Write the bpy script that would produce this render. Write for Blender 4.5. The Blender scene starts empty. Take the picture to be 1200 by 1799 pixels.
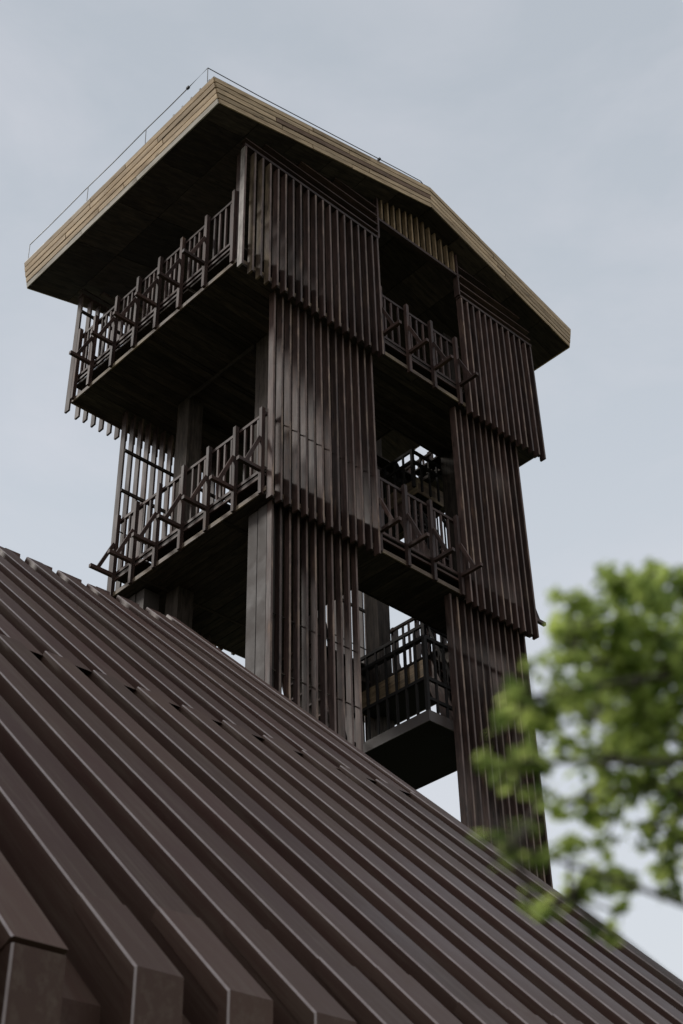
import bpy, bmesh, math, random
from mathutils import Vector, Matrix, Quaternion
random.seed(7)
scene = bpy.context.scene
COL = scene.collection
R = math.radians

# ------------------------------------------------------------------ camera
PITCH, ROLL, TH = 0.64052, -0.02419, 0.80244        # TH turns the tower's axes against the view
EYE = Vector((0, 0, 1.6))
cp, sp = math.cos(PITCH), math.sin(PITCH)
Fw = Vector((0, cp, sp)); Rt = Vector((1, 0, 0)); Up = Vector((0, -sp, cp))
cr, sr = math.cos(ROLL), math.sin(ROLL)
Rt, Up = cr * Rt + sr * Up, -sr * Rt + cr * Up
cam = bpy.data.cameras.new('camera')
cam.sensor_fit = 'VERTICAL'; cam.sensor_height = 36.0
FPX = 2502.17
cam.lens = 36.0 * FPX / 1799.0
cam.clip_start = 0.05; cam.clip_end = 3000
cam.dof.use_dof = True
cam.dof.focus_distance = 20.5
cam.dof.aperture_fstop = (cam.lens / 1000) / 0.0098
camo = bpy.data.objects.new('camera', cam); COL.objects.link(camo)
camo.matrix_world = Matrix(((Rt.x, Up.x, -Fw.x, EYE.x), (Rt.y, Up.y, -Fw.y, EYE.y), (Rt.z, Up.z, -Fw.z, EYE.z), (0, 0, 0, 1)))
scene.camera = camo

# ------------------------------------------------------------------ light
SUN_EL = R(34)
ud = Vector((math.sin(TH), math.cos(TH), 0)); vd = Vector((-math.cos(TH), math.sin(TH), 0))
sh = (-ud * 0.60 + vd * 0.80).normalized()           # where the sun stands, level part
SUN_AZ = math.atan2(sh.x, sh.y)
world = bpy.data.worlds.new('World'); scene.world = world; world.use_nodes = True
wn = world.node_tree; N = wn.nodes; L = wn.links
bg = N['Background']; bg.inputs['Strength'].default_value = 0.1
sky = N.new('ShaderNodeTexSky'); sky.sky_type = 'NISHITA'; sky.sun_disc = False
sky.sun_elevation = SUN_EL; sky.sun_rotation = SUN_AZ
sky.air_density = 1.0; sky.dust_density = 2.0
tc = N.new('ShaderNodeTexCoord')
sep = N.new('ShaderNodeSeparateXYZ'); L.new(tc.outputs['Generated'], sep.inputs[0])
ramp = N.new('ShaderNodeValToRGB'); L.new(sep.outputs['Z'], ramp.inputs['Fac'])
els = ramp.color_ramp.elements
def cc(r, g, b): return (r, g, b, 1)
els[0].position = 0.0; els[0].color = cc(.66, .67, .68)
els[1].position = 1.0; els[1].color = cc(.43, .465, .505)
for p, c in ((0.28, cc(.64, .670, .705)), (0.42, cc(.605, .640, .685)), (0.62, cc(.51, .552, .605)), (0.80, cc(.44, .48, .53))):
    e = els.new(p); e.color = c
# thin uneven cloud veil
mp = N.new('ShaderNodeMapping'); mp.inputs['Scale'].default_value = (2.2, 2.2, 5.0)
L.new(tc.outputs['Generated'], mp.inputs['Vector'])
nz = N.new('ShaderNodeTexNoise'); nz.inputs['Scale'].default_value = 1.7; nz.inputs['Detail'].default_value = 6
nz.inputs['Roughness'].default_value = 0.55; nz.inputs['Distortion'].default_value = 0.4
L.new(mp.outputs[0], nz.inputs['Vector'])
cr2 = N.new('ShaderNodeValToRGB'); L.new(nz.outputs['Fac'], cr2.inputs['Fac'])
cr2.color_ramp.elements[0].position = 0.45; cr2.color_ramp.elements[0].color = cc(0, 0, 0)
cr2.color_ramp.elements[1].position = 0.75; cr2.color_ramp.elements[1].color = cc(.5, .5, .5)
mixc = N.new('ShaderNodeMixRGB'); mixc.blend_type = 'MIX'
L.new(cr2.outputs[0], mixc.inputs['Fac']); L.new(ramp.outputs[0], mixc.inputs['Color1'])
mixc.inputs['Color2'].default_value = cc(.66, .655, .70)
scl = N.new('ShaderNodeVectorMath'); scl.operation = 'SCALE'; scl.inputs['Scale'].default_value = 11.7
L.new(mixc.outputs[0], scl.inputs[0])
mixs = N.new('ShaderNodeMixRGB'); mixs.inputs['Fac'].default_value = 0.9
L.new(sky.outputs[0], mixs.inputs['Color1']); L.new(scl.outputs[0], mixs.inputs['Color2'])
L.new(mixs.outputs[0], bg.inputs['Color'])

sun = bpy.data.lights.new('sun', 'SUN'); sun.energy = 1.85; sun.angle = R(12); sun.color = (1.0, .965, .91)
suno = bpy.data.objects.new('sun', sun); COL.objects.link(suno)
sd = Vector((sh.x * math.cos(SUN_EL), sh.y * math.cos(SUN_EL), math.sin(SUN_EL)))
suno.rotation_euler = (-sd).to_track_quat('-Z', 'Y').to_euler()
suno.location = (-20, -10, 40)

scene.view_settings.view_transform = 'Standard'; scene.view_settings.look = 'None'
scene.view_settings.exposure = 0.0; scene.view_settings.gamma = 1.0
scene.view_settings.use_curve_mapping = False

# ------------------------------------------------------------------ materials
def new_mat(name):
    m = bpy.data.materials.new(name); m.use_nodes = True
    return m, m.node_tree.nodes, m.node_tree.links, m.node_tree.nodes['Principled BSDF']

def wood(name, dark, light, bare, axis, rough=0.6, bare_lo=0.62, bare_hi=0.78, vary=0.35, spec=0.3, blotch=.38):
    """stained timber: grain along axis, big worn patches showing paler wood, every board its own tone"""
    m, n, l, b = new_mat(name)
    t = n.new('ShaderNodeTexCoord'); oi = n.new('ShaderNodeObjectInfo')
    mul = n.new('ShaderNodeVectorMath'); mul.operation = 'SCALE'; mul.inputs[0].default_value = (37, 53, 71)
    l.new(oi.outputs['Random'], mul.inputs['Scale'])
    add = n.new('ShaderNodeVectorMath'); l.new(t.outputs['Object'], add.inputs[0]); l.new(mul.outputs[0], add.inputs[1])
    def mapped(along, across):
        k = n.new('ShaderNodeMapping'); s = [across] * 3; s[axis] = along
        k.inputs['Scale'].default_value = s; l.new(add.outputs[0], k.inputs['Vector']); return k
    def noise(src, scale, det, rg=.6):
        q = n.new('ShaderNodeTexNoise'); q.inputs['Scale'].default_value = scale; q.inputs['Detail'].default_value = det
        q.inputs['Roughness'].default_value = rg; l.new(src.outputs[0], q.inputs['Vector']); return q
    g = noise(mapped(1.2, 34), 1.0, 7, .65)
    rp = n.new('ShaderNodeValToRGB'); l.new(g.outputs['Fac'], rp.inputs['Fac'])
    rp.color_ramp.elements[0].position = .32; rp.color_ramp.elements[0].color = (*dark, 1)
    rp.color_ramp.elements[1].position = .70; rp.color_ramp.elements[1].color = (*light, 1)
    p = noise(mapped(.9, 5), 1.3, 5, .6)
    wr = n.new('ShaderNodeMapRange'); l.new(p.outputs['Fac'], wr.inputs['Value'])
    wr.inputs['From Min'].default_value = bare_lo; wr.inputs['From Max'].default_value = bare_hi; wr.inputs['To Max'].default_value = .75
    mx = n.new('ShaderNodeMixRGB'); l.new(wr.outputs[0], mx.inputs['Fac']); l.new(rp.outputs[0], mx.inputs['Color1'])
    mx.inputs['Color2'].default_value = (*bare, 1)
    bl = noise(mapped(3.2, 14), 1.0, 4, .6)
    blr = n.new('ShaderNodeMapRange'); l.new(bl.outputs['Fac'], blr.inputs['Value'])
    blr.inputs['From Min'].default_value = .32; blr.inputs['From Max'].default_value = .68; blr.inputs['To Min'].default_value = 1 - blotch; blr.inputs['To Max'].default_value = 1 + blotch
    # knots
    vo = n.new('ShaderNodeTexVoronoi'); vo.inputs['Scale'].default_value = 1.0
    l.new(mapped(2.0, 9).outputs[0], vo.inputs['Vector'])
    kr = n.new('ShaderNodeMapRange'); l.new(vo.outputs['Distance'], kr.inputs['Value'])
    kr.inputs['From Min'].default_value = .08; kr.inputs['From Max'].default_value = .16; kr.inputs['To Min'].default_value = .45; kr.inputs['To Max'].default_value = 1
    hv = n.new('ShaderNodeHueSaturation'); l.new(mx.outputs[0], hv.inputs['Color'])
    vr = n.new('ShaderNodeMapRange'); l.new(oi.outputs['Random'], vr.inputs['Value'])
    vr.inputs['To Min'].default_value = 1 - vary; vr.inputs['To Max'].default_value = 1 + vary
    mm = n.new('ShaderNodeMath'); mm.operation = 'MULTIPLY'; l.new(vr.outputs[0], mm.inputs[0]); l.new(kr.outputs[0], mm.inputs[1])
    m2 = n.new('ShaderNodeMath'); m2.operation = 'MULTIPLY'; l.new(mm.outputs[0], m2.inputs[0]); l.new(blr.outputs[0], m2.inputs[1])
    l.new(m2.outputs[0], hv.inputs['Value'])
    l.new(hv.outputs[0], b.inputs['Base Color'])
    rr = n.new('ShaderNodeMapRange'); l.new(p.outputs['Fac'], rr.inputs['Value'])
    rr.inputs['To Min'].default_value = rough - .15; rr.inputs['To Max'].default_value = rough + .2
    l.new(rr.outputs[0], b.inputs['Roughness'])
    b.inputs['Specular IOR Level'].default_value = spec
    bp = n.new('ShaderNodeBump'); bp.inputs['Strength'].default_value = .35; bp.inputs['Distance'].default_value = .004
    l.new(g.outputs['Fac'], bp.inputs['Height']); l.new(bp.outputs[0], b.inputs['Normal'])
    return m

def metal_paint(name, col, dirt, rough, spec=.5, vary=.12, scale=2.2, streak=0):
    m, n, l, b = new_mat(name)
    t = n.new('ShaderNodeTexCoord'); oi = n.new('ShaderNodeObjectInfo')
    q = n.new('ShaderNodeTexNoise'); q.inputs['Scale'].default_value = scale; q.inputs['Detail'].default_value = 8; q.inputs['Roughness'].default_value = .62
    l.new(t.outputs['Object'], q.inputs['Vector'])
    rp = n.new('ShaderNodeValToRGB'); l.new(q.outputs['Fac'], rp.inputs['Fac'])
    rp.color_ramp.elements[0].position = .38; rp.color_ramp.elements[0].color = (*col, 1)
    rp.color_ramp.elements[1].position = .78; rp.color_ramp.elements[1].color = (*dirt, 1)
    q2 = n.new('ShaderNodeTexNoise'); q2.inputs['Scale'].default_value = 55; q2.inputs['Detail'].default_value = 3
    l.new(t.outputs['Object'], q2.inputs['Vector'])
    hv = n.new('ShaderNodeHueSaturation'); l.new(rp.outputs[0], hv.inputs['Color'])
    vr = n.new('ShaderNodeMapRange'); l.new(oi.outputs['Random'], vr.inputs['Value'])
    vr.inputs['To Min'].default_value = 1 - vary; vr.inputs['To Max'].default_value = 1 + vary
    l.new(vr.outputs[0], hv.inputs['Value']); src = hv
    if streak:
        # dust and run-off that follows the fall of the roof, and a few scuffs
        k0 = n.new('ShaderNodeMapping'); k0.inputs['Rotation'].default_value = (-R(43.6), 0, 0); l.new(t.outputs['Object'], k0.inputs['Vector'])
        k1 = n.new('ShaderNodeMapping'); k1.inputs['Scale'].default_value = (26, 1.1, 26); l.new(k0.outputs[0], k1.inputs['Vector'])
        of = n.new('ShaderNodeVectorMath'); of.operation = 'SCALE'; of.inputs[0].default_value = (31, 17, 23); l.new(oi.outputs['Random'], of.inputs['Scale'])
        k2 = n.new('ShaderNodeVectorMath'); l.new(k1.outputs[0], k2.inputs[0]); l.new(of.outputs[0], k2.inputs[1])
        s1 = n.new('ShaderNodeTexNoise'); s1.inputs['Scale'].default_value = 1.0; s1.inputs['Detail'].default_value = 6; s1.inputs['Roughness'].default_value = .65
        l.new(k2.outputs[0], s1.inputs['Vector'])
        sr = n.new('ShaderNodeMapRange'); l.new(s1.outputs['Fac'], sr.inputs['Value'])
        sr.inputs['From Min'].default_value = .48; sr.inputs['From Max'].default_value = .80; sr.inputs['To Max'].default_value = streak
        m1 = n.new('ShaderNodeMixRGB'); l.new(sr.outputs[0], m1.inputs['Fac']); l.new(hv.outputs[0], m1.inputs['Color1']); m1.inputs['Color2'].default_value = (.15, .115, .085, 1)
        s2 = n.new('ShaderNodeTexNoise'); s2.inputs['Scale'].default_value = 7; s2.inputs['Detail'].default_value = 9; s2.inputs['Roughness'].default_value = .8; l.new(k2.outputs[0], s2.inputs['Vector'])
        s3 = n.new('ShaderNodeMapRange'); l.new(s2.outputs['Fac'], s3.inputs['Value']); s3.inputs['From Min'].default_value = .66; s3.inputs['From Max'].default_value = .72; s3.inputs['To Max'].default_value = .35
        m2_ = n.new('ShaderNodeMixRGB'); l.new(s3.outputs[0], m2_.inputs['Fac']); l.new(m1.outputs[0], m2_.inputs['Color1']); m2_.inputs['Color2'].default_value = (.18, .15, .13, 1)
        src = m2_
    l.new(src.outputs[0], b.inputs['Base Color'])
    rr = n.new('ShaderNodeMapRange'); l.new(q.outputs['Fac'], rr.inputs['Value'])
    rr.inputs['From Min'].default_value = .3; rr.inputs['From Max'].default_value = .75
    rr.inputs['To Min'].default_value = rough - .06; rr.inputs['To Max'].default_value = rough + .2
    l.new(rr.outputs[0], b.inputs['Roughness']); b.inputs['Specular IOR Level'].default_value = spec
    bp = n.new('ShaderNodeBump'); bp.inputs['Strength'].default_value = .12; bp.inputs['Distance'].default_value = .003
    l.new(q2.outputs['Fac'], bp.inputs['Height']); l.new(bp.outputs[0], b.inputs['Normal'])
    return m

D, LT, BARE = (.038, .0205, .0162), (.090, .051, .040), (.19, .112, .066)
W = [wood('dark_stained_timber_' + s, D, LT, BARE, a) for a, s in enumerate('xyz')]
WF = [wood('weathered_fascia_timber_' + s, (.33, .225, .130), (.58, .43, .268), (.19, .12, .068), a, .65, .56, .70, .25, .2, .2) for a, s in enumerate('xyz')]
WT = [wood('pale_raw_timber_' + s, (.155, .10, .054), (.29, .205, .118), (.09, .06, .035), a, .65, .6, .75, .2, .2) for a, s in enumerate('xyz')]
WS = [wood('soffit_timber_' + s, (.030, .023, .018), (.065, .050, .040), (.10, .07, .05), a, .7, .62, .8, .35, .15) for a, s in enumerate('xyz')]
STEEL = metal_paint('grey_brown_column_paint', (.068, .055, .050), (.086, .071, .062), .6, .2)
BLACKSTEEL = metal_paint('near_black_steel_paint', (.020, .018, .017), (.032, .027, .025), .7, .12)
BROWN = metal_paint('brown_roof_paint', (.083, .0435, .0345), (.097, .061, .043), .46, .15, .16, 1.1, .62)
LANDSTEEL = metal_paint('dark_landing_paint', (.050, .036, .031), (.068, .05, .043), .5)
EDGE = metal_paint('rib_edge_highlight_paint', (.34, .275, .255), (.22, .165, .15), .4, .5, .05, 9)  # pale colour stands in for the highlight along the rib's bevelled edge
GALV = metal_paint('roof_sheet_grey', (.10, .10, .105), (.16, .15, .14), .4)
WIRE = metal_paint('dark_wire', (.03, .03, .033), (.05, .045, .045), .4)

# ------------------------------------------------------------------ object helpers
def link(o, parent=None):
    COL.objects.link(o)
    if parent: o.parent = parent
    return o
_cache = {}
def box_mesh(dx, dy, dz, mat, front=None):
    key = (round(dx, 3), round(dy, 3), round(dz, 3), mat.name, front.name if front else '')
    if key in _cache: return _cache[key]
    x, y, z = dx / 2, dy / 2, dz / 2
    vs = [(sx * x, sy * y, sz * z) for sx in (-1, 1) for sy in (-1, 1) for sz in (-1, 1)]
    fs = [(0, 1, 3, 2), (4, 6, 7, 5), (0, 4, 5, 1), (2, 3, 7, 6), (0, 2, 6, 4), (1, 5, 7, 3)]
    me = bpy.data.meshes.new('block'); me.from_pydata(vs, [], fs); me.materials.append(mat)
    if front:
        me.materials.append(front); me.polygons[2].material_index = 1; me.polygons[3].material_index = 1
    _cache[key] = me
    return me
ZB = 13.83664                                   # the tower's own zero level above the ground
def jit(a): return random.uniform(-a, a)
def box(name, parent, u0, u1, v0, v1, z0, z1, mats, off=(0, 0, 0), rot=None, axis=None, front=None):
    """a box between the given tower coordinates; off is where the parent's own origin lies"""
    d = (u1 - u0, v1 - v0, z1 - z0)
    if isinstance(mats, list):
        a = axis if axis is not None else max(range(3), key=lambda i: d[i]); mat = mats[a]
    else: mat = mats
    o = bpy.data.objects.new(name, box_mesh(*d, mat, front))
    o.location = ((u0 + u1) / 2 - off[0], (v0 + v1) / 2 - off[1], (z0 + z1) / 2 + ZB - off[2])
    if rot: o.rotation_euler = rot
    return link(o, parent)
def beam(name, parent, a, b, w, h, mats, up=(0, 0, 1)):
    """a bar from a to b, w wide and h high"""
    a = Vector(a); b = Vector(b); d = b - a; ln = d.length
    x = d.normalized(); y = Vector(up).cross(x).normalized(); z = x.cross(y)
    mat = mats[0] if isinstance(mats, list) else mats
    o = bpy.data.objects.new(name, box_mesh(ln, w, h, mat))
    M = Matrix((x, y, z)).transposed().to_4x4()
    o.matrix_local = Matrix.Translation((a + b) / 2 + Vector((0, 0, ZB))) @ M
    COL.objects.link(o); o.parent = parent
    return o
def mesh_obj(name, parent, vs, fs, mats, midx=None, shift=True):
    me = bpy.data.meshes.new(name)
    me.from_pydata([(v[0], v[1], v[2] + (ZB if shift else 0)) for v in vs], [], fs)
    for m in (mats if isinstance(mats, list) else [mats]): me.materials.append(m)
    if midx: me.polygons.foreach_set('material_index', midx)
    me.update()
    o = bpy.data.objects.new(name, me)
    return link(o, parent)
def thing(name, label, cat, loc, rotz=0, group=None):
    o = bpy.data.objects.new(name, None); o.location = loc; o.rotation_euler = (0, 0, rotz)
    o.empty_display_size = .5
    o['label'] = label; o['category'] = cat
    if group: o['group'] = group
    return link(o)
YAW = math.pi / 2 - TH
T0 = Vector((-1.07279, 16.0, 0.0))
def frame(u, v, z): return T0 + ud * u + vd * v + Vector((0, 0, z + ZB))

# ------------------------------------------------------------------ ground
def ground_mat():
    m, n, l, b = new_mat('dull_grass_ground')
    t = n.new('ShaderNodeTexCoord')
    q = n.new('ShaderNodeTexNoise'); q.inputs['Scale'].default_value = .35; q.inputs['Detail'].default_value = 10
    l.new(t.outputs['Object'], q.inputs['Vector'])
    rp = n.new('ShaderNodeValToRGB'); l.new(q.outputs['Fac'], rp.inputs['Fac'])
    rp.color_ramp.elements[0].position = .35; rp.color_ramp.elements[0].color = (.035, .05, .02, 1)
    rp.color_ramp.elements[1].position = .7; rp.color_ramp.elements[1].color = (.09, .09, .05, 1)
    l.new(rp.outputs[0], b.inputs['Base Color']); b.inputs['Roughness'].default_value = .95
    return m
gm = bpy.data.meshes.new('ground')
gm.from_pydata([(-1500, -1500, 0), (1500, -1500, 0), (1500, 1500, 0), (-1500, 1500, 0)], [], [(0, 1, 2, 3)])
gm.materials.append(ground_mat())
go = bpy.data.objects.new('ground', gm); go['kind'] = 'structure'; link(go)

# ================================================================== THE TOWER
tower = thing('observation_tower', 'tall dark timber lookout tower with slatted walls, tiered balconies and a pale edged gable roof',
              'tower', T0, YAW)
ST, SD = .036, .118                      # slat thickness and depth
def slat(u, vr, z0, z1, out, mats=None, dep=None):
    """one upright board: rear edge on vr, standing out by SD on the side given"""
    vf = vr + out * (dep or SD)
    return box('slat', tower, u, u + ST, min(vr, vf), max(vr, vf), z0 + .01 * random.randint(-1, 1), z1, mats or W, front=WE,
               rot=(jit(.0006), jit(.0022 if z1 - z0 < 6 else .0005), jit(.045)))
WE = wood('slat_edge_highlight', (.076, .049, .041), (.158, .106, .086), (.30, .21, .15), 2, .6, .52, .68, .3)  # slat edge highlight painted in: paler wood on front and back faces
T1L = [-.838] + [-.633 + .1675 * k for k in range(17)] + [2.185]
T1R = [6.30 - .1625 * k for k in range(13)]
T2L = [.02 + .163 * k for k in range(14)]
T2R = [5.775 - .163 * k for k in range(10)] + [4.17]
T3L = [.21 + .1645 * k for k in range(11)]
T3R = [5.65 - .16 * k for k in range(12)]
FAR1, FAR2, FAR3 = 4.28, 3.765, 3.56
NEAR1, NEAR2, NEAR3 = -.232, 0.0, .20
WB = [wood('pale_grey_slat_timber_' + s, (.15, .125, .11), (.34, .30, .27), (.42, .38, .34), a, .6, .5, .7, .1) for a, s in enumerate('xyz')]  # first slat of the top tier, paler and greyer than the rest
WP = [wood('stripped_slat_timber_' + s, (.085, .055, .04), (.15, .105, .07), (.24, .18, .11), a, .6, .45, .62, .15) for a, s in enumerate('xyz')]
for nr, fr, ul, ur, z0, z1 in ((NEAR1, FAR1, T1L, T1R, 3.87, 6.64), (NEAR2, FAR2, T2L, T2R, -.03, 4.03), (NEAR3, FAR3, T3L, T3R, -13.75, .11)):
    for us in (ul, ur):
        for i, u in enumerate(us):
            special = None
            if nr == NEAR1 and us is ul and i == 0: special = WB
            if nr == NEAR1 and us is ul and i in (1, 2, 3): special = WP
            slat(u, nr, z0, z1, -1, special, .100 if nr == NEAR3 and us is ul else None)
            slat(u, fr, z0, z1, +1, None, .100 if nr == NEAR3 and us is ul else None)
# corner boards that close the first panels on the open (left) side
box('corner_board', tower, -.80, -.765, NEAR1 + .005, NEAR1 + .14, 4.10, 6.64, W)
# thin rails that tie the slats together
def girts(ul, ur, nr, fr, near, far, rods=()):
    for a, b in ((min(ul), max(ul) + ST), (min(ur), max(ur) + ST)):
        for z in near:
            box('girt', tower, a + .004, b - .004, nr + .003, nr + .045, z, z + .05, WS)
        for z in far:
            box('girt', tower, a + .004, b - .004, fr - .045, fr - .003, z, z + .05, WS)
        for z in rods:
            for v0 in (nr - .03, fr + .016):
                box('tie_rod', tower, a + .01, b - .01, v0, v0 + .014, z, z + .016, WS)
girts(T1L, T1R, NEAR1, FAR1, (4.0,), (5.3, 6.2))
girts(T2L, T2R, NEAR2, FAR2, (.06,), (2.25, 3.1), (1.47,))
girts(T3L, T3R, NEAR3, FAR3, (-4.2, -6, -8, -10, -12), (-.8, -2.6, -6, -10), (-1.74, -2.63))
# header boards over the top tier
for a, b in ((-.838, 2.221), (4.35, 6.336)):
    for v0 in (NEAR1 - SD - .004, FAR1 + .004):
        box('header_board', tower, a - .01, b + .01, v0, v0 + SD, 6.645, 6.70, W)

# core columns and the boxed corner posts of the lowest tier
for u in (.60, 5.0):
    for v in (.68, 2.76):
        box('column', tower, u, u + .30, v, v + .32, -13.83, 6.9, WS)
def corner_post(u0, u1, v0, v1):
    p = box('corner_post', tower, u0, u1, v0, v1, -13.8, .10, STEEL)
    return p
for (u0, u1) in ((.215, .52), (5.38, 5.675)):
    corner_post(u0, u1, .215, .405); corner_post(u0 + .008, u1, .43, .63)
    corner_post(u0, u1, 3.36, 3.55); corner_post(u0 + .008, u1, 3.13, 3.335)
    for v0 in (.405, 3.335):
        box('groove_strip', tower, u0 + .03, u1 - .03, v0, v0 + .025, -13.8, .10, BLACKSTEEL)

# ---------------------------------------------------------------- platforms
def platform(u0, u1, v0, v1, zb, th, along, bw, outer='lrnf'):
    iu, iv_ = min(.32, .3 * (u1 - u0)), min(.32, .3 * (v1 - v0))
    p = box('platform', tower, u0 + iu, u1 - iu, v0 + iv_, v1 - iv_, zb + .03, zb + th, WS)
    box('deck_board', tower, u0 + .03, u1 - .03, v0 + .03, v1 - .03, zb + th + .035, zb + th + .07, WS)
    c = ((u0 + u1) / 2, (v0 + v1) / 2, zb + .03 / 2 + th / 2 + ZB)
    off = c
    # boards under it
    if along == 0:
        n = int((v1 - v0 - .08) / bw)
        for i in range(n):
            a = v0 + .04 + i * (v1 - v0 - .08) / n
            for s, e in ((u0 + .04, (u0 + u1) / 2 + jit(.9)), ):
                dz = jit(.004)
                box('soffit_board', p, s, e, a + .004, a + (v1 - v0 - .08) / n - .004, zb + .006 + dz, zb + .027 + dz, WS, off)
                box('soffit_board', p, e + .005, u1 - .04, a + .004, a + (v1 - v0 - .08) / n - .004, zb + .006 - dz, zb + .027 - dz, WS, off)
    else:
        n = int((u1 - u0 - .08) / bw)
        for i in range(n):
            a = u0 + .04 + i * (u1 - u0 - .08) / n
            dz = jit(.004)
            box('soffit_board', p, a + .004, a + (u1 - u0 - .08) / n - .004, v0 + .04, v1 - .04, zb + .006 + dz, zb + .027 + dz, WS, off)
    # edge boards all round: a lip at the bottom, set-back face above
    for k, (a, b, c_, d) in enumerate(((u0, u0 + .026, v0, v1), (u1 - .026, u1, v0, v1), (u0 + .028, u1 - .028, v0, v0 + .026), (u0 + .028, u1 - .028, v1 - .026, v1))):
        box('edge_lip', p, a, b, c_, d, zb, zb + .075, WP if 'lrnf'[k] in outer else WS, off)
    return p
def holed(u0, u1, v0, v1, zb, th, along, bw, hu0, hu1, hv0, hv1):
    platform(u0, u1, v0, hv0, zb, th, along, bw, 'lrn')
    platform(u0, u1, hv1, v1, zb, th, along, bw, 'lrf')
    platform(u0, hu0, hv0 + .003, hv1 - .003, zb, th, along, bw, 'l')
    platform(hu1, u1, hv0 + .003, hv1 - .003, zb, th, along, bw, 'r')
holed(-.81, 6.335, NEAR1, FAR1, 4.045, .33, 0, .145, 3.85, 5.3, 1.06, 2.05)
holed(.01, 5.81, NEAR2, FAR2, .125, .33, 1, .145, 2.7, 5.45, 1.0, 3.0)
# beams of the core under the top floor
for a, b, c_, d in ((.575, .60, 1.04, 2.76), (5.38, 5.405, 1.04, 2.76)):
    box('core_beam', tower, a, b, c_, d, 3.95, 4.043, WS)
for v0 in (.70, 3.07):
    box('core_beam', tower, .98, 5.0, v0, v0 + .05, 3.95, 4.043, WS)

# ---------------------------------------------------------------- balcony railings
def railing(axis, const, out, posts, zpost0, zpost1, ztop, zbot, zbr, brackets, a0, a1, reach=.46, nbal=3):
    """axis 0: rail runs along u at v=const; axis 1: along v at u=const; out: outward sign"""
    e = thing_part('balcony_railing')
    def bx(name, s0, s1, o0, o1, z0, z1, m=W):
        lo, hi = sorted((const + out * o0, const + out * o1))
        if axis == 0: return box(name, e, s0, s1, lo, hi, z0, z1, m)
        return box(name, e, lo, hi, s0, s1, z0, z1, m)
    bx('handrail', a0, a1, -.075, -.02, ztop - .05, ztop)
    bx('bottom_rail', a0, a1, -.07, -.02, zbot, zbot + .05)
    bx('kick_rail', a0, a1, -.05, -.015, zbot - .115, zbot - .075)
    for p in posts:
        bx('post', p - .031, p + .031, -.02, .048, zpost0 + jit(.01), zpost1 + jit(.01))
    ps = sorted(posts)
    for p, q in zip(ps[:-1], ps[1:]):
        n = nbal if q - p > .45 else 1
        for i in range(n):
            c = p + (q - p) * (i + 1) / (n + 1) + jit(.006)
            bx('baluster', c - .018, c + .018, -.06, -.028, zbot + .051, ztop - .051)
    for p in brackets:
        bx('bracket', p - .030, p + .030, .049, reach + jit(.012), zbr - .030, zbr + .030)
        # slanting strut from the bracket up to the post
        o0, o1 = reach * .66, .03
        if axis == 0: A, B = (p, const + out * o0, zbr + .036), (p, const + out * (o1 + .02), zbr + .60)
        else: A, B = (const + out * o0, p, zbr + .036), (const + out * (o1 + .02), p, zbr + .60)
        beam('strut', e, A, B, .036, .058, W, (1, 0, 0) if axis == 1 else (0, 1, 0))
    return e
def thing_part(name):
    o = bpy.data.objects.new(name, None); o.empty_display_size = .1
    return link(o, tower)
PV1 = [-.10, .60, 1.25, 1.86, 2.46, 3.08, 3.73, 4.20]; PV2 = [.09, .70, 1.34, 1.96, 2.59, 3.19, 3.70]
PU1 = [2.29, 2.94, 3.55, 4.19]; PU2 = [2.27, 2.88, 3.46, 4.09]
for u, out in ((-.81, -1), (6.335, 1)):
    railing(1, u, out, PV1, 4.08, 5.72, 5.64, 4.60, 4.58, PV1[1:-1], -.10, 4.24, nbal=4)
for u, out in ((.01, -1), (5.81, 1)):
    railing(1, u, out, PV2, .10, 1.705, 1.645, .55, .52, PV2, .06, 3.74)
for v, out in ((NEAR1, -1), (FAR1, 1)):
    railing(0, v, out, PU1, 3.98, 5.57, 5.49, 4.46, 4.42, PU1, 2.24, 4.34)
for v, out in ((NEAR2, -1), (FAR2, 1)):
    railing(0, v, out, PU2,   .10, 1.665, 1.605, .50, .47, PU2, 2.2, 4.16)

# ---------------------------------------------------------------- roof
roof = thing_part('roof')
UE0, UE1, UR = -1.642, 7.178, 3.366
ZE0, ZE1, ZR = 6.725, 6.957, 8.085
V0, V1 = -.645, 4.871
FH, TE = .57, .138
def zsof(u): return ZE0 + (u - UE0) * (ZR - ZE0) / (UR - UE0) if u < UR else ZR + (u - UR) * (ZE1 - ZR) / (UE1 - UR)
# boxed roof body between soffit and covering
tl, tr, tm = (UE0 - TE, ZE0 + FH), (UE1 + TE, ZE1 + FH), (UR, ZR + FH)
def slab_prism(name, pts, v0, v1, mat, parent):
    vs = [(p[0], v0, p[1]) for p in pts] + [(p[0], v1, p[1]) for p in pts]
    n = len(pts); fs = [tuple(range(n))[::-1], tuple(range(n, 2 * n))] + [(i, (i + 1) % n, n + (i + 1) % n, n + i) for i in range(n)]
    fs = [f[::-1] for f in fs]
    return mesh_obj(name, parent, vs, fs, mat)
ins = .05
slab_prism('roof_deck', [(UE0 + ins, ZE0 + .06), (UR, ZR + .05), (UE1 - ins, ZE1 + .06), (UE1 + TE - ins, ZE1 + FH - .01), (UR, ZR + FH - .01), (UE0 - TE + ins, ZE0 + FH - .01)], V0 + .04, V1 - .04, WS[1], roof)
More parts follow.
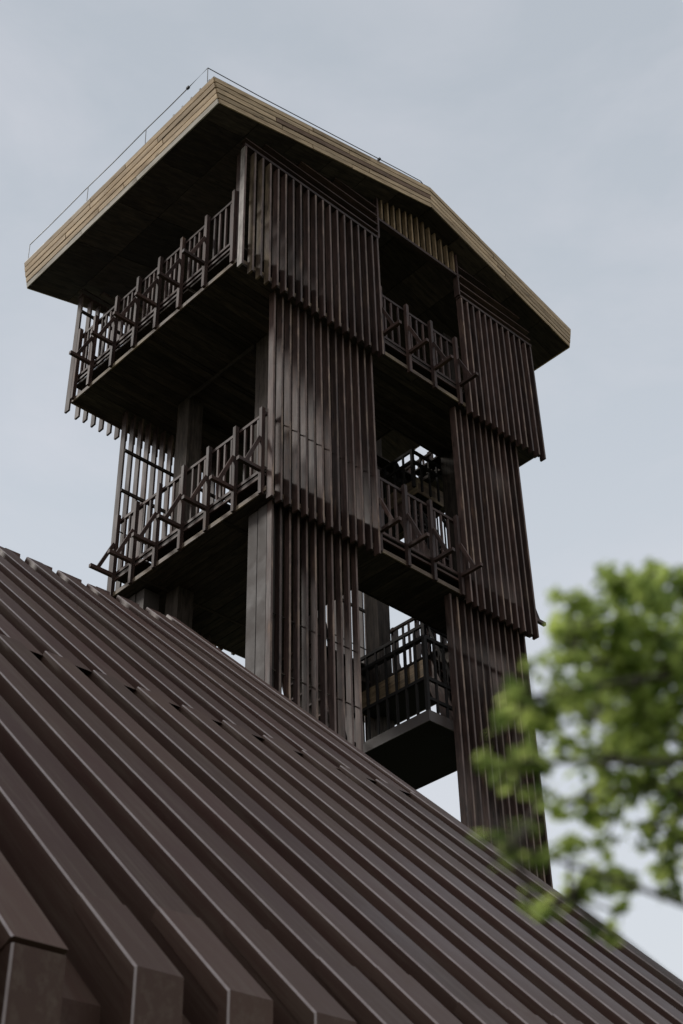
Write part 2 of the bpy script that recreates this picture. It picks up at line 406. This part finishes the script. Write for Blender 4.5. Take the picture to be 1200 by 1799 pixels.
# metal covering with standing ribs whose ends show over the eaves
for (a, b) in ((tl, tm), (tm, tr)):
    d = Vector((b[0] - a[0], 0, b[1] - a[1])); ln = d.length; d.normalize(); nrm = Vector((-d.z, 0, d.x))
    A = Vector((a[0], 0, a[1])); B = Vector((b[0], 0, b[1]))
    pts = [A + nrm * .002, B + nrm * .002, B + nrm * .016, A + nrm * .016]
    slab_prism('roof_sheet', [(p.x, p.z) for p in pts], V0 - .004, V1 + .004, GALV, roof)
    k = 0; v = V0 + .12
    while v < V1:
        pa = A + nrm * .026 + d * (.0 if v < V0 + 1.2 else .09); pb = B + nrm * .026 - d * .02
        beam('roof_seam', roof, (pa.x, v, pa.z), (pb.x, v, pb.z), .035, .03, GALV)
        v += .235
# fascia boards, five courses, butted lengths
NC = 5
def lerp(a, b, t): return a + (b - a) * t
def fascia(p0, q0, p1, q1, nout, joints, mat, low=None, streak=0):
    """p0,p1: bottom start/end; q0,q1: top start/end (3D); nout: outward normal"""
    p0, q0, p1, q1, nout = map(Vector, (p0, q0, p1, q1, nout))
    for c in range(NC):
        f0, f1 = c / NC + .012, (c + 1) / NC - .030
        js = [0] + [min(.93, max(.07, j + jit(.12))) for j in joints] + [1]
        for s, e in zip(js[:-1], js[1:]):
            e2 = e - (.0025 if e < 1 else 0)
            def pt(f, t): return lerp(lerp(p0, p1, t), lerp(q0, q1, t), f)
            push = .022 + jit(.005)
            quad = [pt(f0, s), pt(f0, e2), pt(f1, e2), pt(f1, s)]
            vs = [x for x in quad] + [x + nout * push for x in quad]
            ctr = sum(vs, Vector()) / 8
            lx = (quad[1] - quad[0]).normalized(); lz = nout.normalized(); ly = lz.cross(lx).normalized(); lz = lx.cross(ly)
            M = Matrix((lx, ly, lz)).transposed()
            loc = [M.inverted() @ (x - ctr) for x in vs]
            me = bpy.data.meshes.new('fascia_board')
            me.from_pydata(loc, [], [(0, 3, 2, 1), (4, 5, 6, 7), (0, 1, 5, 4), (1, 2, 6, 5), (2, 3, 7, 6), (3, 0, 4, 7)])
            me.materials.append(low if (low and c == 0) else (WFD if streak and c == 2 and s > streak else mat)); me.update()
            o = bpy.data.objects.new('fascia_board', me)
            o.matrix_local = Matrix.Translation(ctr + Vector((0, 0, ZB))) @ M.to_4x4()
            link(o, roof)
fm = WF[0]
WFL = wood('bleached_fascia_timber', (.36, .31, .25), (.58, .53, .46), (.24, .19, .14), 0, .65, .6, .74, .15, .2, .2)
WFD = wood('brown_fascia_timber', (.12, .07, .045), (.23, .145, .092), (.10, .06, .035), 0, .65, .6, .74, .2, .2, .2)
GT = .025
for v, sg in ((V0, -1), (V1, 1)):
    fascia((UE0, v, ZE0), (UE0 - TE, v, ZE0 + FH), (UR, v, ZR), (UR, v, ZR + FH), (0, sg, 0), (.33, .68), fm, None, .1)
    fascia((UR, v, ZR), (UR, v, ZR + FH), (UE1, v, ZE1), (UE1 + TE, v, ZE1 + FH), (0, sg, 0), (.45,), fm)
nl = Vector((-FH, 0, -TE)).normalized(); nr_ = Vector((FH, 0, -TE)).normalized()
fascia((UE0, V0, ZE0), (UE0 - TE, V0, ZE0 + FH), (UE0, V1, ZE0), (UE0 - TE, V1, ZE0 + FH), nl, (.36, .7), fm, WFL)
fascia((UE1, V0, ZE1), (UE1 + TE, V0, ZE1 + FH), (UE1, V1, ZE1), (UE1 + TE, V1, ZE1 + FH), nr_, (.36, .7), fm)
# soffit: panels that follow the slope, with open joints
SP = wood('plywood_soffit', (.040, .030, .024), (.078, .060, .047), (.11, .08, .055), 0, .7, .6, .8, .35, .15)
for (ua, ub, n) in ((UE0 + .005, UR - .004, 6), (UR + .004, UE1 - .005, 5)):
    rows = [V0 + .004, V0 + .40, V0 + 1.55, V0 + 2.75, V0 + 3.95, V1 - .004]
    for i in range(n):
        a = lerp(ua, ub, i / n) + .004; b = lerp(ua, ub, (i + 1) / n) - .004
        for v0, v1 in zip(rows[:-1], rows[1:]):
            za, zb = zsof(a), zsof(b); dz = jit(.004)
            c = Vector(((a + b) / 2, (v0 + v1) / 2, (za + zb) / 2 + .012 + dz))
            ang = -math.atan2(zb - za, b - a)
            o = bpy.data.objects.new('soffit_panel', box_mesh(math.hypot(b - a, zb - za) - .002, v1 - v0 - .008, .02, SP))
            o.location = c + Vector((0, 0, ZB)); o.rotation_euler = (0, ang, 0)
            link(o, roof)
# pale batten under the left eave edge
# gable filling: level louvres over the slat panels, short slats over the opening
for v0, fv in ((NEAR1, -1), (FAR1, 1)):
    lo, hi = sorted((v0, v0 + fv * SD))
    for z in (6.80, 7.0, 7.22, 7.44):
        ua = UE0 + (z + .06 - ZE0) * (UR - UE0) / (ZR - ZE0)
        box('louvre_board', tower, max(ua, -.838), 2.22, lo, hi, z, z + .035, W, rot=(R(-8) * -fv, 0, 0))
        ub = UR + (z + .06 - ZR) * (UE1 - UR) / (ZE1 - ZR)
        box('louvre_board', tower, 4.36, min(ub, 6.336), lo, hi, z, z + .035, W, rot=(R(-8) * -fv, 0, 0))
    box('gable_beam', tower, 2.21, 4.39, lo + .01, hi - .01, 7.19, 7.25, W)
    for k in range(13):
        u = 2.35 + .1575 * k
        box('gable_slat', tower, u, u + ST, lo + .015, hi - .025, 7.252, zsof(u) - .012, WT)
    for u0, u1 in ((2.224, 2.262), (4.318, 4.348)):
        box('jamb_board', tower, u0, u1, lo, hi, 6.70, zsof(u0) - .03, W)
    for u0, u1, z0 in ((2.19, 2.21, 6.71), (4.39, 4.41, 6.71)):
        pass
# lightning wire round the edge of the roof
wire = thing_part('lightning_wire')
def tube(name, parent, pts, r, mat, seg=6):
    vs, fs = [], []
    for i, p in enumerate(pts):
        p = Vector(p); d = (Vector(pts[min(i + 1, len(pts) - 1)]) - Vector(pts[max(i - 1, 0)])).normalized()
        a = d.orthogonal().normalized(); b = d.cross(a)
        for k in range(seg):
            t = 2 * math.pi * k / seg; vs.append(p + a * math.cos(t) * r + b * math.sin(t) * r)
    for i in range(len(pts) - 1):
        for k in range(seg):
            fs.append((i * seg + k, i * seg + (k + 1) % seg, (i + 1) * seg + (k + 1) % seg, (i + 1) * seg + k))
    fs += [tuple(range(seg))[::-1], tuple((len(pts) - 1) * seg + k for k in range(seg))]
    return mesh_obj(name, parent, vs, fs, mat)
def ztop(u): return zsof(u) + FH
WH = .46
wu0, wv0, wv1 = UE0 - .12, -.445, V1 - .05
pl = [(wu0, wv1, ztop(UE0) + WH)] + [(wu0, lerp(wv1, wv0, t), ztop(UE0) + WH - .02 * math.sin(t * math.pi * 3) ** 2) for t in (.12, .25, .33, .5, .67, .8, .9)] + [(wu0, wv0, ztop(UE0) + WH)]
pl += [(u, wv0, ztop(u) + WH - .09 * ((u - wu0) / (UR - wu0))) for u in (-.6, .3, 1.2, 2.1, 2.8)] + [(UR, wv0, ztop(UR) + WH - .1)] + [(u, wv0, ztop(u) + .1) for u in (4.5, 5.6, 7.0)]
tube('cable', wire, pl, .009, WIRE)
for v in (wv1, lerp(wv1, wv0, .355), lerp(wv1, wv0, .68), wv0):
    beam('cable_post', wire, (wu0 + .01, v, ztop(UE0) - .0), (wu0, v, ztop(UE0) + WH), .010, .010, GALV, (1, 0, 0))
beam('cable_post', wire, (wu0 + .01, wv1, ztop(UE0)), (wu0 + .3, wv1 + .02, ztop(UE0) + WH - .09), .01, .01, GALV, (1, 0, 0))
for u in (1.0, 2.1, UR, 5.6):
    beam('cable_post', wire, (u, wv0, ztop(u)), (u, wv0, ztop(u) + .22), .010, .010, GALV, (1, 0, 0))
for p in ((wu0, lerp(wv1, wv0, .9), ztop(UE0) + WH - .004), (2.25, wv0, ztop(2.25) + WH - .08)):
    box('cable_clamp', wire, p[0] - .02, p[0] + .02, p[1] - .03, p[1] + .03, p[2] - .02, p[2] + .02, WIRE)

# ---------------------------------------------------------------- stairs inside
stair = thing_part('staircase')
def landing(u0, u1, v0, v1, z0, z1, face, edge=None):
    box('landing', stair, u0 + .02, u1 - .02, v0 + .02, v1 - .02, z0 + .01, z1, BLACKSTEEL)
    for a, b, c, d in ((u0, u0 + .018, v0, v1), (u1 - .018, u1, v0, v1), (u0 + .02, u1 - .02, v0, v0 + .018), (u0 + .02, u1 - .02, v1 - .018, v1)):
        box('landing_fascia', stair, a, b, c, d, z0, z1 + .01, face)
def guard(pts, z0, levels, nb_step=.19, h=None, top=None):
    """upright bars and level rails along a line of plan points"""
    for (a, b) in zip(pts[:-1], pts[1:]):
        a = Vector(a); b = Vector(b); ln = (b - a).length; n = max(1, round(ln / nb_step))
        for i in range(n):
            p = lerp(a, b, i / n)
            s = .028 if i == 0 else .017
            box('guard_bar', stair, p.x - s, p.x + s, p.y - s, p.y + s, z0, top, BLACKSTEEL)
        d = (b - a).normalized() * .03
        for z in levels:
            beam('guard_rail', stair, (a.x, a.y, z), (b.x, b.y, z), .045, .055, BLACKSTEEL)
landing(3.48, 5.0, .30, 3.05, -2.20, -2.03, [LANDSTEEL] * 3)
guard([(3.50, 2.0), (3.50, .33), (4.98, .33)], -2.02, (-.74, -1.46), .2, top=-.75)
beam('guard_rail', stair, (3.53, .33, -1.8), (4.98, .33, -1.8), .04, .05, BLACKSTEEL)
landing(4.60, 5.40, 1.32, 2.95, -.58, -.25, WT)
guard([(4.58, 2.9), (4.58, 1.30), (5.42, 1.30)], -.58, (.38, .12), .22, top=.40)
landing(4.72, 5.40, 1.36, 2.95, 3.27, 3.60, WP)
guard([(4.56, 2.9), (4.56, 1.30), (5.42, 1.30)], 3.27, (4.10, 3.86), .22, top=4.12)
def flight(axis, c0, c1, a0, z0, a1, z1, n, soffit=True):
    """a flight along u (axis 0) or v (axis 1), between c0 and c1 across"""
    def bx(name, s0, s1, k0, k1, za, zb_, m):
        return box(name, stair, s0, s1, k0, k1, za, zb_, m) if axis == 0 else box(name, stair, k0, k1, s0, s1, za, zb_, m)
    def pt(a, c, z): return (a, c, z) if axis == 0 else (c, a, z)
    for i in range(n):
        t = (i + .5) / n; a = lerp(a0, a1, t); z = lerp(z0, z1, (i + 1) / n)
        bx('tread', a - .13, a + .13, c0 + .035, c1 - .035, z - .035, z, W)
        bx('riser', a - .012, a + .012, c0 + .036, c1 - .036, z - .19, z - .037, WS)
    for c in (c0, c1):
        beam('stringer', stair, pt(a0, c, z0 + .02), pt(a1, c, z1 - .05), .028, .26, W)
        beam('guard_rail', stair, pt(a0, c, z0 + .95), pt(a1, c, z1 + .9), .04, .05, BLACKSTEEL)
        for i in range(n):
            t = (i + .5) / n; a = lerp(a0, a1, t); z = lerp(z0, z1, t)
            bx('guard_bar', a - .011, a + .011, c - .011, c + .011, z + .14, z + .9, BLACKSTEEL)
    if soffit:
        beam('flight_soffit', stair, pt(a0, (c0 + c1) / 2, z0 - .16), pt(a1, (c0 + c1) / 2, z1 - .22), c1 - c0 - .07, .02, WS[0])
flight(0, 2.1, 2.95, 3.46, -2.05, 2.72, .42, 11)
flight(1, 4.62, 5.38, .75, -1.9, 1.34, -.3, 7)
flight(1, 4.75, 5.40, .95, .9, 1.9, 3.4, 12)
flight(0, 2.3, 2.95, 1.2, -4.2, 3.46, -2.1, 11)
box('landing', stair, .95, 1.2, 1.0, 3.0, -4.35, -4.2, BLACKSTEEL)

# ================================================================== METAL-ROOFED BUILDING
K = .70
C0 = Vector((-10.348, -12.25, -12.237))
P0 = C0 + Vector((3.802, 5.416, 2.283)) * K
house = thing('metal_roofed_building', 'building clad in deep ribbed dark brown metal, standing in front of the timber tower', 'building', T0, YAW)
SL = R(43.6); ce, se = math.cos(SL), math.sin(SL)
PER, RW, RH_ = .5500 * K, .268 * K, .19
WN, WR = 7.22 * K, 14.75 * K
OV = P0.y; OZ = P0.z; OU = P0.x + .02
ZG = -ZB
K0, K1 = -14, 13
UL, UV = OU + K0 * PER - .1, OU + K1 * PER + RW        # verges
def rp(w, n=0.0): return (OV + w * ce - n * se, OZ + w * se + n * ce)     # (v,z) on the front slope, n above rib tops
def rib_mesh(path_out, path_in, u0, u1, ch=.0075, cap=True):
    """a folded box rib: outer path and inner path in (v,z), between u0 and u1, left outer edge carries the painted highlight"""
    n = len(path_out); vs = []; fs = []; mi = []
    for (vo, zo), (vi, zi) in zip(path_out, path_in):
        d = Vector((vi - vo, zi - zo)).normalized() * ch
        vs += [(u0, vi, zi), (u0, vo + d.x, zo + d.y), (u0 + ch, vo, zo), (u1, vo, zo), (u1, vi, zi)]
    for i in range(n - 1):
        a, b = i * 5, (i + 1) * 5
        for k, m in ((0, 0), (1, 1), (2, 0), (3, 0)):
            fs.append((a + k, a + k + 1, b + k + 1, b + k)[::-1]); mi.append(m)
    if cap: fs.append((0, 1, 2, 3, 4)); mi.append(0)
    e = (n - 1) * 5; fs.append((e + 4, e + 3, e + 2, e + 1, e)); mi.append(0)
    return vs, fs, mi
def put_rib(name, po, pi_, u0, u1, cap=True):
    vs, fs, mi = rib_mesh(po, pi_, u0, u1, cap=cap)
    vs = [(x - u0, y, z) for x, y, z in vs]
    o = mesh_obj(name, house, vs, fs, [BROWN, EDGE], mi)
    o.location = (u0, 0, 0)
    return o
hw = RH_
iv, iz = rp(0, -hw)
# inner corner at the eave: wall inner line v = OV + hw meets the pan plane
wc = (hw - hw * se) / ce
ic = rp(wc, -hw)
for k in range(K0, K1 + 1):
    u0 = OU + k * PER + jit(.004); u1 = u0 + RW + jit(.004)
    gap = .014 if k == -1 else 0
    if gap: u0 -= .07; u1 -= .06
    dh = jit(.004)
    s0 = rp(0, dh)
    if gap:
        put_rib('roof_rib', [(OV - .004, OZ - .004), rp(WN + .02 + jit(.01), dh)], [ic, rp(WN + .02, -hw)], u0 - .006, u1 + .004)
        put_rib('wall_rib', [(OV, ZG + .01), (OV, OZ - .022)], [(OV + hw, ZG + .01), (OV + hw, OZ - .022)], u0, u1)
    else:
        we = WN + .02 + jit(.015); wl = .62 + .09 * ((k * 7) % 5 - 2) / 2
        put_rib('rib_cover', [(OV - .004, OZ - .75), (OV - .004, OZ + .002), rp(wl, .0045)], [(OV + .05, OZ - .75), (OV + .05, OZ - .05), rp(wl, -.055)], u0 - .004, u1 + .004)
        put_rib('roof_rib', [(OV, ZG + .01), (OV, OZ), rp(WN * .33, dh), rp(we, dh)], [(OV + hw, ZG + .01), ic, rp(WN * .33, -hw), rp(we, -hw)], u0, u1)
    # upper course, shifted by half a rib so that its ends stand over the lower gaps
    ua = OU + k * PER - (PER - RW) + jit(.006); ub = ua + (PER - RW) + jit(.006)
    if k > K0:
        hh = -.022 + jit(.012); wn = WN + jit(.02)
        put_rib('roof_rib', [rp(wn, hh), rp(wn + .9, hh), rp(WR * .75, hh + jit(.004)), rp(WR - .01, hh)],
                [rp(wn, -hw), rp(wn + .9, -hw), rp(WR * .75, -hw), rp(WR - .01, -hw)], ua + .002, ub - .002, False)
# last rib of the upper course at the verge
put_rib('roof_rib', [rp(WN, 0), rp(WR, 0)], [rp(WN, -hw), rp(WR, -hw)], UV - RW * .55, UV + .01)
# sheet between ribs, far slope, walls
ridge = rp(WR, -hw); eave_in = ic
bv = ridge[0] + (ridge[1] - (OZ - .1)) / math.tan(SL)
def sheet(name, pts, mat):
    return mesh_obj(name, house, pts, [tuple(range(len(pts)))], mat)
mesh_obj('roof_sheet', house, [(UL, *eave_in), (UV - .01, *eave_in), (UV - .01, *ridge), (UL, *ridge)], [(0, 1, 2, 3)], BROWN)
mesh_obj('wall_sheet', house, [(UL, OV + hw, ZG), (UV - .01, OV + hw, ZG), (UV - .01, *eave_in), (UL, *eave_in)], [(0, 1, 2, 3)], BROWN)
mesh_obj('roof_sheet', house, [(UL, *ridge), (UV - .01, *ridge), (UV - .01, bv, OZ - .1), (UL, bv, OZ - .1)], [(0, 1, 2, 3)], BROWN)
mesh_obj('wall', house, [(UL, bv, OZ - .1), (UV - .01, bv, OZ - .1), (UV - .01, bv, ZG), (UL, bv, ZG)], [(0, 1, 2, 3)], BROWN)
for u, nm in ((UL, 'wall'), (UV - .012, 'wall')):
    mesh_obj(nm, house, [(u, OV + hw, ZG), (u, *eave_in), (u, *ridge), (u, bv, OZ - .1), (u, bv, ZG)], [(0, 1, 2, 3, 4)], BROWN)
# ribs of the far slope, their ends showing at the ridge
def bp_(w, n): return (ridge[0] + w * ce + n * se, ridge[1] - w * se + n * ce)
for k in range(K0, K1 + 1):
    u0 = OU + k * PER + jit(.01)
    put_rib('roof_rib', [bp_(-.14, hw * (.92 + jit(.06))), bp_((bv - ridge[0]) / ce, hw)], [bp_(0, 0), bp_((bv - ridge[0]) / ce, 0)], u0, u0 + RW)

# turn the building a little against the tower, about its eave
for ch in house.children: ch.location = Vector(ch.location) - Vector((P0.x, P0.y, 0))
house.location = T0 + ud * P0.x + vd * P0.y
house.rotation_euler = (0, 0, YAW - R(1.6))

# ================================================================== TREE
def leaf_mat(name, c1, c2, tr):
    m, n, l, b = new_mat(name)
    oi = n.new('ShaderNodeObjectInfo'); geo = n.new('ShaderNodeNewGeometry')
    ri = n.new('ShaderNodeMath'); ri.operation = 'ADD'; l.new(geo.outputs['Random Per Island'], ri.inputs[0]); l.new(oi.outputs['Random'], ri.inputs[1])
    fr = n.new('ShaderNodeMath'); fr.operation = 'FRACT'; l.new(ri.outputs[0], fr.inputs[0])
    rp_ = n.new('ShaderNodeValToRGB'); l.new(fr.outputs[0], rp_.inputs['Fac'])
    rp_.color_ramp.elements[0].color = (*c1, 1); rp_.color_ramp.elements[1].color = (*c2, 1)
    l.new(rp_.outputs[0], b.inputs['Base Color']); b.inputs['Roughness'].default_value = .45; b.inputs['Specular IOR Level'].default_value = .3
    t = n.new('ShaderNodeBsdfTranslucent'); hs = n.new('ShaderNodeHueSaturation'); hs.inputs['Value'].default_value = 1.9; hs.inputs['Hue'].default_value = .485
    l.new(rp_.outputs[0], hs.inputs['Color']); l.new(hs.outputs[0], t.inputs['Color'])
    mx = n.new('ShaderNodeMixShader'); mx.inputs['Fac'].default_value = tr
    l.new(b.outputs[0], mx.inputs[1]); l.new(t.outputs[0], mx.inputs[2]); l.new(mx.outputs[0], n['Material Output'].inputs['Surface'])
    return m
LEAF = leaf_mat('leaf_green', (.060, .105, .024), (.42, .52, .15), .55)
def bark():
    m, n, l, b = new_mat('grey_bark')
    t = n.new('ShaderNodeTexCoord'); q = n.new('ShaderNodeTexNoise'); q.inputs['Scale'].default_value = 18; q.inputs['Detail'].default_value = 8
    k = n.new('ShaderNodeMapping'); k.inputs['Scale'].default_value = (1, 1, .25); l.new(t.outputs['Object'], k.inputs['Vector']); l.new(k.outputs[0], q.inputs['Vector'])
    r_ = n.new('ShaderNodeValToRGB'); l.new(q.outputs['Fac'], r_.inputs['Fac'])
    r_.color_ramp.elements[0].color = (.03, .024, .018, 1); r_.color_ramp.elements[1].color = (.12, .10, .08, 1)
    l.new(r_.outputs[0], b.inputs['Base Color']); b.inputs['Roughness'].default_value = .9
    bu = n.new('ShaderNodeBump'); bu.inputs['Strength'].default_value = .6; l.new(q.outputs['Fac'], bu.inputs['Height']); l.new(bu.outputs[0], b.inputs['Normal'])
    return m
BARK = bark()
rt = random.Random(21)
TD = .52
def eyept(px, py, d):
    """a point of the crown: direction as seen from the camera's spot, d metres ahead"""
    d *= TD
    return EYE + d * (Fw + Rt * (px - 600) / FPX + Up * (899.5 - py) / FPX)
TB = Vector((.92, 1.28, 0))
tree = thing('broadleaf_tree', 'fresh green small leaved tree at the right edge, partly covering the tower', 'tree', TB)
def limb(name, pts, r0, r1, seg=7, parent=None):
    vs, fs = [], []; n = len(pts)
    for i, p in enumerate(pts):
        d = (pts[min(i + 1, n - 1)] - pts[max(i - 1, 0)]).normalized(); a = d.orthogonal().normalized(); b = d.cross(a); r = lerp(r0, r1, i / (n - 1))
        for k in range(seg):
            t = 2 * math.pi * k / seg; vs.append(p + (a * math.cos(t) + b * math.sin(t)) * r * (1 + rt.uniform(-.08, .08)) - TB)
    for i in range(n - 1):
        for k in range(seg): fs.append((i * seg + k, i * seg + (k + 1) % seg, (i + 1) * seg + (k + 1) % seg, (i + 1) * seg + k))
    fs.append(tuple(range(seg))[::-1]); fs.append(tuple((n - 1) * seg + k for k in range(seg)))
    o = mesh_obj(name, tree, vs, fs, BARK, shift=False)
    for p in o.data.polygons: p.use_smooth = True
    return o
def curve(a, b, sag=.0, n=7, wob=.02):
    out = []
    for i in range(n):
        t = i / (n - 1); p = a.lerp(b, t); p.z += -sag * math.sin(math.pi * t)
        if 0 < i < n - 1: p += Vector((rt.uniform(-wob, wob), rt.uniform(-wob, wob), rt.uniform(-wob, wob)))
        out.append(p)
    return out
top = TB + Vector((-.05, .05, 2.5))
limb('trunk', curve(TB, top, 0, 8, .03), .085, .04, 10)
fork = [TB + Vector((-.01, .01, 1.5)), TB + Vector((-.02, .02, 1.75)), TB + Vector((-.03, .03, 2.0)), TB + Vector((-.04, .04, 2.3)), top]
# leaf clumps: (px, py, radius px, depth, leaves)
clumps = [
 (1085,1015,42,2.15,60),(1125,1040,50,2.2,80),(1010,1050,34,2.1,42),(1030,1095,45,2.15,60),(1080,1110,60,2.2,95),(1185,1040,42,2.2,60),(1150,1110,70,2.25,125),(1190,1140,60,2.3,100),
 (1010,1160,40,2.1,42),(1060,1180,60,2.2,95),(1120,1200,70,2.25,125),(1185,1220,70,2.3,125),(980,1225,38,2.05,42),(1040,1260,62,2.15,95),(1105,1285,70,2.2,120),(1175,1300,75,2.3,125),
 (1000,1310,42,2.1,44),(1065,1350,56,2.2,80),(1130,1370,66,2.25,95),(1190,1390,56,2.3,80),(1030,1415,40,2.15,42),(1080,1440,48,2.2,52),(1150,1450,54,2.25,62),(1192,1480,36,2.3,34),
 (1000,1480,32,2.1,30),(1040,1520,38,2.15,42),(1100,1545,36,2.2,40),(1160,1530,36,2.25,40),(1010,1570,34,2.15,40),(985,1590,22,2.15,18),(1075,1600,18,2.2,12),(1065,1640,13,2.2,8),(1180,1560,18,2.2,10),
 (885,1222,20,1.95,12),(915,1218,26,1.98,20),(950,1235,34,2.0,32),(900,1262,20,1.98,11),(925,1160,22,2.0,14),(960,1165,26,2.05,18),(905,1190,15,2.0,6),(870,1285,11,1.95,5),(915,1290,22,2.0,13),(955,1300,32,2.05,28),
 (830,1342,14,1.93,6),(855,1335,16,1.95,8),(880,1355,18,1.95,10),(900,1330,24,2.0,16),(940,1340,28,2.0,24),(890,1375,14,1.97,6),(920,1395,16,2.0,7),(955,1395,22,2.05,12),
 (860,1475,15,1.95,8),(890,1482,22,1.98,15),(925,1490,26,2.0,20),(960,1500,30,2.05,26),(900,1448,14,2.0,5),(945,1445,22,2.05,12),(865,1515,12,1.95,4),(940,1570,14,2.0,6),(960,1585,18,2.05,10),(935,1600,10,2.0,4),(1045,1635,8,2.1,4),
 (990,1110,16,2.1,8),(970,1265,26,2.05,20),(975,1420,24,2.1,14),(1150,1000,20,2.2,12),
 # beyond the frame
 (1255,1120,70,2.3,120),(1280,1220,100,2.35,180),(1270,1380,90,2.35,140),(1380,1150,120,2.4,180),(1400,1330,120,2.4,180),(1250,1500,50,2.3,50),(1520,1230,130,2.45,180),(1480,1120,110,2.45,150),(1560,1400,110,2.45,140),(1660,1180,130,2.4,150),(1620,1060,110,2.4,120)]
pts_all = []
main_tips = []
for gx, gy, gd, fk in ((1090, 1040, 2.2, 4), (1000, 1160, 2.1, 3), (930, 1225, 2.0, 3), (900, 1338, 1.98, 2), (1040, 1390, 2.15, 2), (900, 1485, 1.98, 1), (1000, 1575, 2.12, 0), (1180, 1250, 2.3, 3), (1400, 1200, 2.4, 4), (1600, 1150, 2.42, 4)):
    tip = eyept(gx, gy, gd); c = curve(fork[fk], tip, rt.uniform(-.08, .02), 9, .018)
    limb('branch', c, .007, .0015, 6); main_tips += c[2:]
twv, twf = [], []
def twig(a, b, r):
    d = (b - a); x = d.orthogonal().normalized() * r; y = d.normalized().cross(x); s = len(twv)
    for p, f in ((a, 1), (b, .5)):
        for k in range(3):
            t = 2.094 * k; twv.append(p + (x * math.cos(t) + y * math.sin(t)) * f - TB)
    for k in range(3): twf.append((s + k, s + (k + 1) % 3, s + 3 + (k + 1) % 3, s + 3 + k))
leaves = []
AX, AY, AZ = Rt.copy(), Fw.copy(), Up.copy()      # crown axes: across, deep, up the slant of the sprays
for px, py, rad, d, cnt in clumps:
    py += 4 if py < 1250 else 0
    c = eyept(px, py, d); r = rad * .9 / FPX * d * TD
    near = min(main_tips, key=lambda q: (q - c).length)
    twig(near, c, .0022)
    subs = [c + (AX * max(-1, min(1, rt.gauss(0, .5))) + AY * rt.gauss(0, 1.2) + AZ * max(-.9, min(.9, rt.gauss(0, .45)))) * r for _ in range(max(1, cnt // 9))]
    for s in subs: twig(c, s, .0013)
    for _ in range(int(cnt * (.8 if px < 970 else 1.05 if px < 1050 else 1.8 if py < 1330 else 1.3))):
        s = rt.choice(subs)
        leaves.append((s + (AX * rt.gauss(0, .24) + AY * rt.gauss(0, .35) + AZ * rt.gauss(0, .22)) * r, px < 1215))
tw = mesh_obj('twigs', tree, twv, twf, BARK, shift=False); tw['kind'] = 'stuff'
# one leaf: a bent oval blade
LV = [(0, 0, 0), (-.32, .3, .06), (.32, .3, .06), (-.36, .62, .05), (.36, .62, .05), (0, 1, -.06), (0, .35, 0), (0, .68, -.01)]
LF = [(0, 6, 1), (0, 2, 6), (1, 6, 7, 3), (6, 2, 4, 7), (3, 7, 5), (7, 4, 5)]
lm = bpy.data.meshes.new('leaf'); lm.from_pydata(LV, [], LF); lm.materials.append(LEAF)
for p in lm.polygons: p.use_smooth = True
rt.shuffle(leaves)
leaves.sort(key=lambda q: not q[1])
fv, ff = [], []
nsingle = 0
for pos, vis in leaves:
    size = rt.uniform(.0075, .0150)
    d = Vector((rt.gauss(0, 1), rt.gauss(0, 1), rt.gauss(-.25, .6))).normalized()
    up = Vector((rt.gauss(0, .5), rt.gauss(0, .5), 1)).normalized()
    x = d.cross(up).normalized(); z = x.cross(d)
    M = Matrix((x, d, z)).transposed().to_4x4() @ Matrix.Scale(size, 4)
    if vis and nsingle < 300:
        o = bpy.data.objects.new('leaf', lm); o.matrix_local = Matrix.Translation(pos - TB) @ M; link(o, tree); nsingle += 1
    else:
        s = len(fv); fv += [M @ Vector(v) + pos - TB for v in LV]; ff += [tuple(s + i for i in f) for f in LF]
fo = mesh_obj('foliage', tree, fv, ff, LEAF, shift=False); fo['kind'] = 'stuff'
for p in fo.data.polygons: p.use_smooth = True
